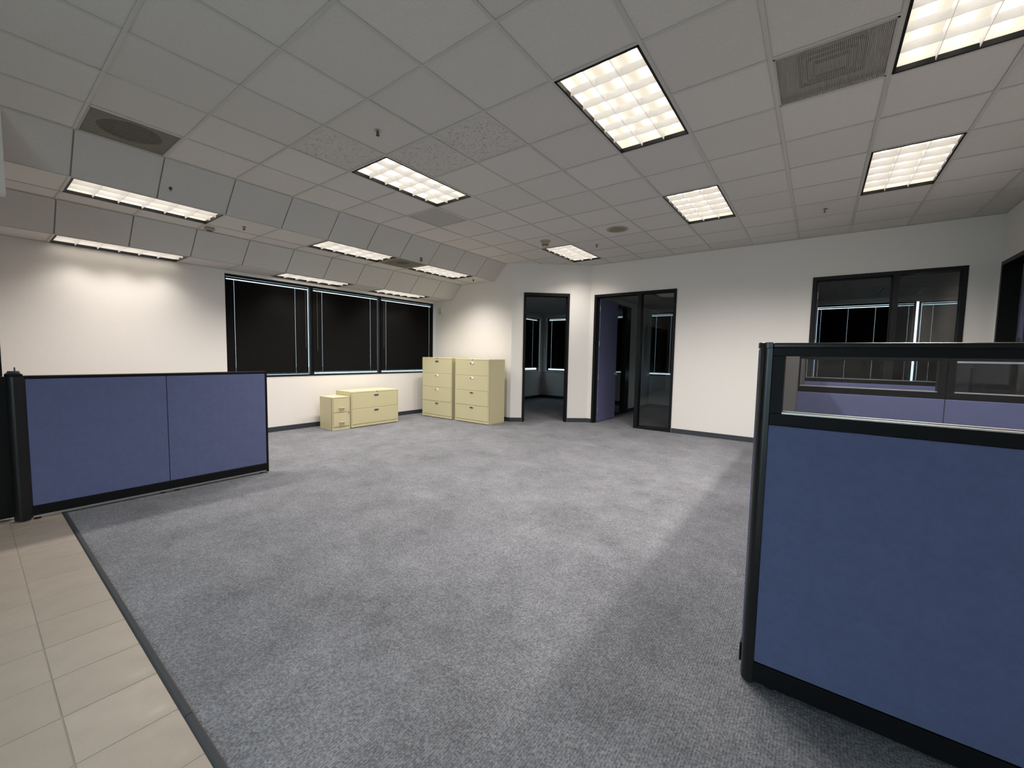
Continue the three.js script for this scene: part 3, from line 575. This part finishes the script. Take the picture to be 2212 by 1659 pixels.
// glazed panel: modules [[x0, x1], ...]; flag solid = upper tile instead of a pane
function glazedPanel(name, label, at, turn, modules, opts = {}) {
  const t = thing(name, label, 'partition', at, turn, opts.group ?? 'tall glazed cubicle panels');
  const H = 1.44, D = 0.075, FB = 0.105, FT = 1.115, WB = 1.162, WT = 1.392;
  const x0 = modules[0][0], x1 = modules[modules.length - 1][1];
  obj('core_frame', [B(x0, x1, 0.025, FB - 0.004, -D + 0.006, -0.006), B(x0, x1, FT, FT + 0.012, -D + 0.004, -0.004)], M.blackPlastic, t);
  for (const [a, b, solid] of modules) {
    const l = a + 0.002, r = b - 0.002, sg = 0.042;
    obj('base_cover', RB(l, r, 0.022, FB, -0.004, 0.008, 0.003, 1), M.blackPlastic, t);
    obj('base_cover', RB(l, r, 0.022, FB, -D - 0.008, -D + 0.004, 0.003, 1), M.blackPlastic, t);
    if (opts.darkInside) {
      obj('fabric_panel', RB(l, r, FB + 0.003, H - 0.02, -D - 0.002, -D / 2, 0.004, 2), M.fabric, t);
      obj('inner_panel', RB(l, r, FB + 0.003, H - 0.02, -D / 2, 0.004, 0.004, 2), M.darkFabric, t);
      continue;
    }
    obj('fabric_panel', RB(l, r, FB + 0.003, FT - 0.002, -D + 0.002, 0.004, 0.004, 2), M.fabric, t);
    if (solid) { obj('upper_tile', RB(l, r, FT + 0.014, H - 0.03, -D + 0.002, 0.004, 0.004, 2), M.paleTile, t); continue; }
    obj('window_frame', [RB(l, r, FT, WB, -D, 0.002, 0.002, 1), RB(l, r, WT, H - 0.016, -D, 0.002, 0.002, 1), RB(l, l + sg, WB, WT, -D, 0.002, 0.002, 1), RB(r - sg, r, WB, WT, -D, 0.002, 0.002, 1)], M.blackPlastic, t);
    obj('glazing_bead', [B(l + sg, r - sg, WB, WB + 0.005, -0.014, 0.001), B(l + sg, r - sg, WB, WB + 0.005, -D, -D + 0.014)], M.aluminium, t);
    obj('pane', B(l + sg - 0.004, r - sg + 0.004, WB - 0.002, WT + 0.004, -D / 2 - 0.002, -D / 2 + 0.002), M.cubicleGlass, t);
  }
  const tc = RB(x0, x1, H - 0.018, H + 0.004, -D - 0.004, 0.006, 0.008, 3); obj('top_cap', tc, M.trimGloss, t);
  if (!opts.noPost) {
    const p = obj('end_post', roundPost(H - 0.03, 0.045, D + 0.01), M.trimGloss, t); p.position.set(x0 - 0.045, 0.012, 0.006);
    const c = obj('post_cap', roundPost(0.02, 0.05, D + 0.018), M.trimGloss, t); c.position.set(x0 - 0.05, H - 0.016, 0.010);
  }
  for (const [a, b] of modules) { panelFoot(t, a + 0.06, -D / 2); panelFoot(t, b - 0.06, -D / 2); }
  return t;
}
const TR = -Math.PI / 2;                            // faces the entrance (-x); local x runs along +z
glazedPanel('cubicle_panel', 'large blue cubicle panel with glazed top in the right foreground', [1.283, 0, 1.415], TR, [[0, 0.914], [0.914, 1.828]]);
glazedPanel('cubicle_panel', 'second glazed blue panel seen through the foreground panel pane', [3.60, 0, 1.405], TR, [[0, 0.914], [0.914, 1.85]]);
glazedPanel('cubicle_panel', 'third glazed blue panel deepest behind the foreground pane', [5.85, 0, 1.405], TR, [[0, 1.30], [1.30, 1.86, true]]);
glazedPanel('cubicle_panel', 'blue panel running back from the foreground panel post', [1.376, 0, 1.435], 0, [[0, 1.1], [1.1, 2.206]], { noPost: true, darkInside: true, group: 'side panels between the glazed panels' });
glazedPanel('cubicle_panel', 'blue panel running from the second to the third glazed panel', [3.694, 0, 1.435], 0, [[0, 1.07], [1.07, 2.138]], { noPost: true, darkInside: true, group: 'side panels between the glazed panels' });
{
  const t = thing('storage_cabinet', 'black storage cabinet behind the second pane of the glazed panels', 'cabinet', [4.75, 0, 2.93]);
  obj('body', RB(-0.45, 0.45, 0.02, 1.38, -0.34, 0.34, 0.006), M.black, t);
  for (const k of [-1, 1]) { const d = obj('door', RB(Math.min(0.002 * k, 0.44 * k), Math.max(0.002 * k, 0.44 * k), 0.08, 1.34, -0.356, -0.341, 0.003, 1), M.blackPlastic, t); obj('handle', B(0.05 * k - 0.006, 0.05 * k + 0.006, 0.75, 0.9, -0.372, -0.356), M.steel, d); }
  for (const [x, z] of [[-0.4, -0.3], [0.4, -0.3], [-0.4, 0.3], [0.4, 0.3]]) { const f = CYL(0.02, 0.02, 0.022, 12); f.translate(x, 0.011, z); obj('foot', f, M.blackPlastic, t); }
}
// the low partition at the left
{
  const t = thing('low_partition', 'low dark blue two-section partition with black trim on the left', 'partition', [-0.385, 0, -3.362]);
  const W = 1.745, S = 0.868, H = 1.147, D = 0.07, FB = 0.112, FT = 1.122;
  obj('core_frame', B(0.002, W - 0.002, 0.03, FT, -D + 0.012, -0.012), M.blackPlastic, t);
  for (const [a, b] of [[0.006, S - 0.002], [S + 0.002, W - 0.016]]) {
    obj('fabric_panel', RB(a, b, FB, FT, -0.014, 0.003, 0.004, 2), M.fabric, t);
    obj('fabric_panel', RB(a, b, FB, FT, -D - 0.003, -D + 0.014, 0.004, 2), M.fabric, t);
    obj('base_cover', RB(a - 0.004, b + 0.004, 0.034, FB - 0.002, -0.012, 0.006, 0.003, 1), M.blackPlastic, t);
    obj('base_cover', RB(a - 0.004, b + 0.004, 0.034, FB - 0.002, -D - 0.006, -D + 0.012, 0.003, 1), M.blackPlastic, t);
    obj('base_rail', B(a, b, 0.016, 0.034, -D + 0.016, -0.004), M.aluminium, t);
  }
  obj('top_cap', RB(-0.002, W, FT + 0.001, H, -D - 0.006, 0.007, 0.006, 2), M.blackPlastic, t);
  obj('end_trim', RB(W - 0.016, W + 0.004, 0.012, H, -D - 0.006, 0.008, 0.004, 2), M.blackPlastic, t);
  obj('corner_trim', RB(-0.006, 0.006, 0.02, H, -0.02, 0.009, 0.003, 1), M.trimGloss, t);
  const p = obj('end_post', roundPost(H - 0.016, 0.082, 0.11), M.trimGloss, t); p.position.set(-0.088, 0.012, 0.008);
  const c = obj('post_cap', roundPost(0.016, 0.086, 0.114), M.blackPlastic, t); c.position.set(-0.09, H - 0.004, 0.010);
  const plate = RB(-0.085, -0.012, H + 0.014, H + 0.022, -0.07, -0.02, 0.002, 1), disc = CYL(0.03, 0.034, 0.014, 18), bolt = CYL(0.004, 0.004, 0.03, 8);
  disc.translate(-0.045, H + 0.029, -0.045); bolt.translate(-0.038, H + 0.05, -0.045);
  obj('post_bracket', [plate, disc, bolt], M.rubber, t);
  obj('return_panel', RB(-1.0, -0.075, 0.02, H - 0.01, -0.18, -0.115, 0.006, 2), M.black, t).userData.label = 'black return panel running left from the post';
  for (const x of [0.03, S - 0.05, S + 0.06, W - 0.06]) panelFoot(t, x, -D / 2);
  panelFoot(t, -0.045, -0.045);
}

// ---------------------------------------------------------------- filing cabinets (local front faces +z, origin at the middle of the base)
function pull(parent, x, y, z, style) {             // recessed pull with a card: a plate, the dark finger cup, the card
  const h = obj('handle', [RB(x - 0.05, x + 0.05, y - 0.018, y + 0.018, z, z + 0.006, 0.003, 1)], style === 'card' ? M.card : M.chrome, parent);
  if (style === 'card') obj('finger_cup', RB(x - 0.045, x - 0.012, y - 0.012, y + 0.012, z + 0.004, z + 0.009, 0.002, 1), M.darkPull, parent);
  else obj('finger_cup', RB(x - 0.042, x + 0.03, y - 0.010, y + 0.012, z + 0.004, z + 0.0085, 0.002, 1), M.darkPull, parent);
  return h;
}
function lateralFile(name, label, at, turn, W, H, D, rows, styles, group) {
  const t = thing(name, label, 'filing cabinet', at, turn, group);
  const hw = W / 2, top = 0.035, base = 0.06, dh = (H - top - base) / rows;
  obj('body', [RB(-hw, hw, 0.012, H, -D, -0.02, 0.004, 2), B(-hw + 0.004, hw - 0.004, 0, 0.02, -D + 0.02, -0.045)], M.cream, t);
  obj('top_rail', RB(-hw, hw, H - top + 0.002, H, -0.03, 0, 0.004, 2), M.cream, t);
  obj('kick_plate', RB(-hw, hw, 0.012, base - 0.003, -0.03, 0, 0.003, 2), M.cream, t);
  obj('side_edge', RB(-hw, -hw + 0.014, base - 0.003, H - top + 0.002, -0.03, 0, 0.002, 1), M.cream, t);
  obj('side_edge', RB(hw - 0.014, hw, base - 0.003, H - top + 0.002, -0.03, 0, 0.002, 1), M.cream, t);
  for (let k = 0; k < rows; k++) {
    const y1 = H - top - k * dh - 0.001, y0 = y1 - dh + 0.004;
    const d = obj('drawer', RB(-hw + 0.017, hw - 0.017, y0, y1, -0.024, 0.003 + 0.0015 * ((k * 7) % 3 - 1), 0.004, 2), M.cream, t);
    pull(d, 0.01, y1 - 0.045, 0.003, styles[k]);
  }
  const lk = CYL(0.008, 0.008, 0.01, 12); lk.rotateX(Math.PI / 2); lk.translate(0.02, H - 0.016, 0.002); obj('lock', lk, M.darkPull, t);
  return t;
}
lateralFile('filing_cabinet', 'tall cream four-drawer filing cabinet on the right, beside the angled doorway', [5.43, 0, -3.985], -Math.PI / 2, 0.914, 1.29, 0.50, 4, ['card', 'card', 'pull', 'pull'], 'tall cream filing cabinets');
lateralFile('filing_cabinet', 'tall cream four-drawer filing cabinet next to the window', [5.42, 0, -4.985], -Math.PI / 2, 0.914, 1.30, 0.50, 4, ['pull', 'card', 'card', 'pull'], 'tall cream filing cabinets');
lateralFile('lateral_file', 'low cream two-drawer lateral file under the window', [4.012, 0, -5.137], 0, 1.03, 0.665, 0.50, 2, ['pull', 'pull']);
{
  const t = thing('small_file', 'small cream two-drawer file left of the lateral file', 'filing cabinet', [3.318, 0, -5.155]);
  const hw = 0.17, H = 0.585, D = 0.42;
  obj('body', [RB(-hw, hw, 0.0, H, -D, -0.015, 0.004, 2)], M.cream, t);
  obj('front_rim', [RB(-hw, hw, H - 0.02, H, -0.03, 0, 0.003, 1), RB(-hw, hw, 0, 0.05, -0.03, 0, 0.003, 1), RB(-hw, -hw + 0.016, 0.05, H - 0.02, -0.03, 0, 0.002, 1), RB(hw - 0.016, hw, 0.05, H - 0.02, -0.03, 0, 0.002, 1)], M.cream, t);
  for (const [y0, y1] of [[0.312, 0.558], [0.058, 0.306]]) {
    const d = obj('drawer', RB(-hw + 0.02, hw - 0.02, y0, y1, -0.02, 0.004, 0.004, 2), M.cream, t), y = y0 + 0.085;
    obj('handle', [RB(-0.055, 0.055, y - 0.007, y + 0.007, 0.022, 0.034, 0.004, 2), B(-0.052, -0.044, y - 0.005, y + 0.005, 0, 0.026), B(0.044, 0.052, y - 0.005, y + 0.005, 0, 0.026)], M.creamTop, d);
    obj('label_holder', [B(-0.04, 0.04, y - 0.048, y - 0.044, 0.003, 0.008), B(-0.04, 0.04, y - 0.022, y - 0.018, 0.003, 0.008), B(-0.04, -0.036, y - 0.048, y - 0.018, 0.003, 0.008), B(0.036, 0.04, y - 0.048, y - 0.018, 0.003, 0.008)], M.steel, d);
  }
  const lk = CYL(0.009, 0.009, 0.01, 12); lk.rotateX(Math.PI / 2); lk.translate(hw - 0.035, 0.295, 0.005); obj('lock', lk, M.darkPull, t);
}

scene.traverse((o) => { if (o.isMesh) { o.castShadow = true; o.receiveShadow = true; } });
renderer.render(scene, camera);
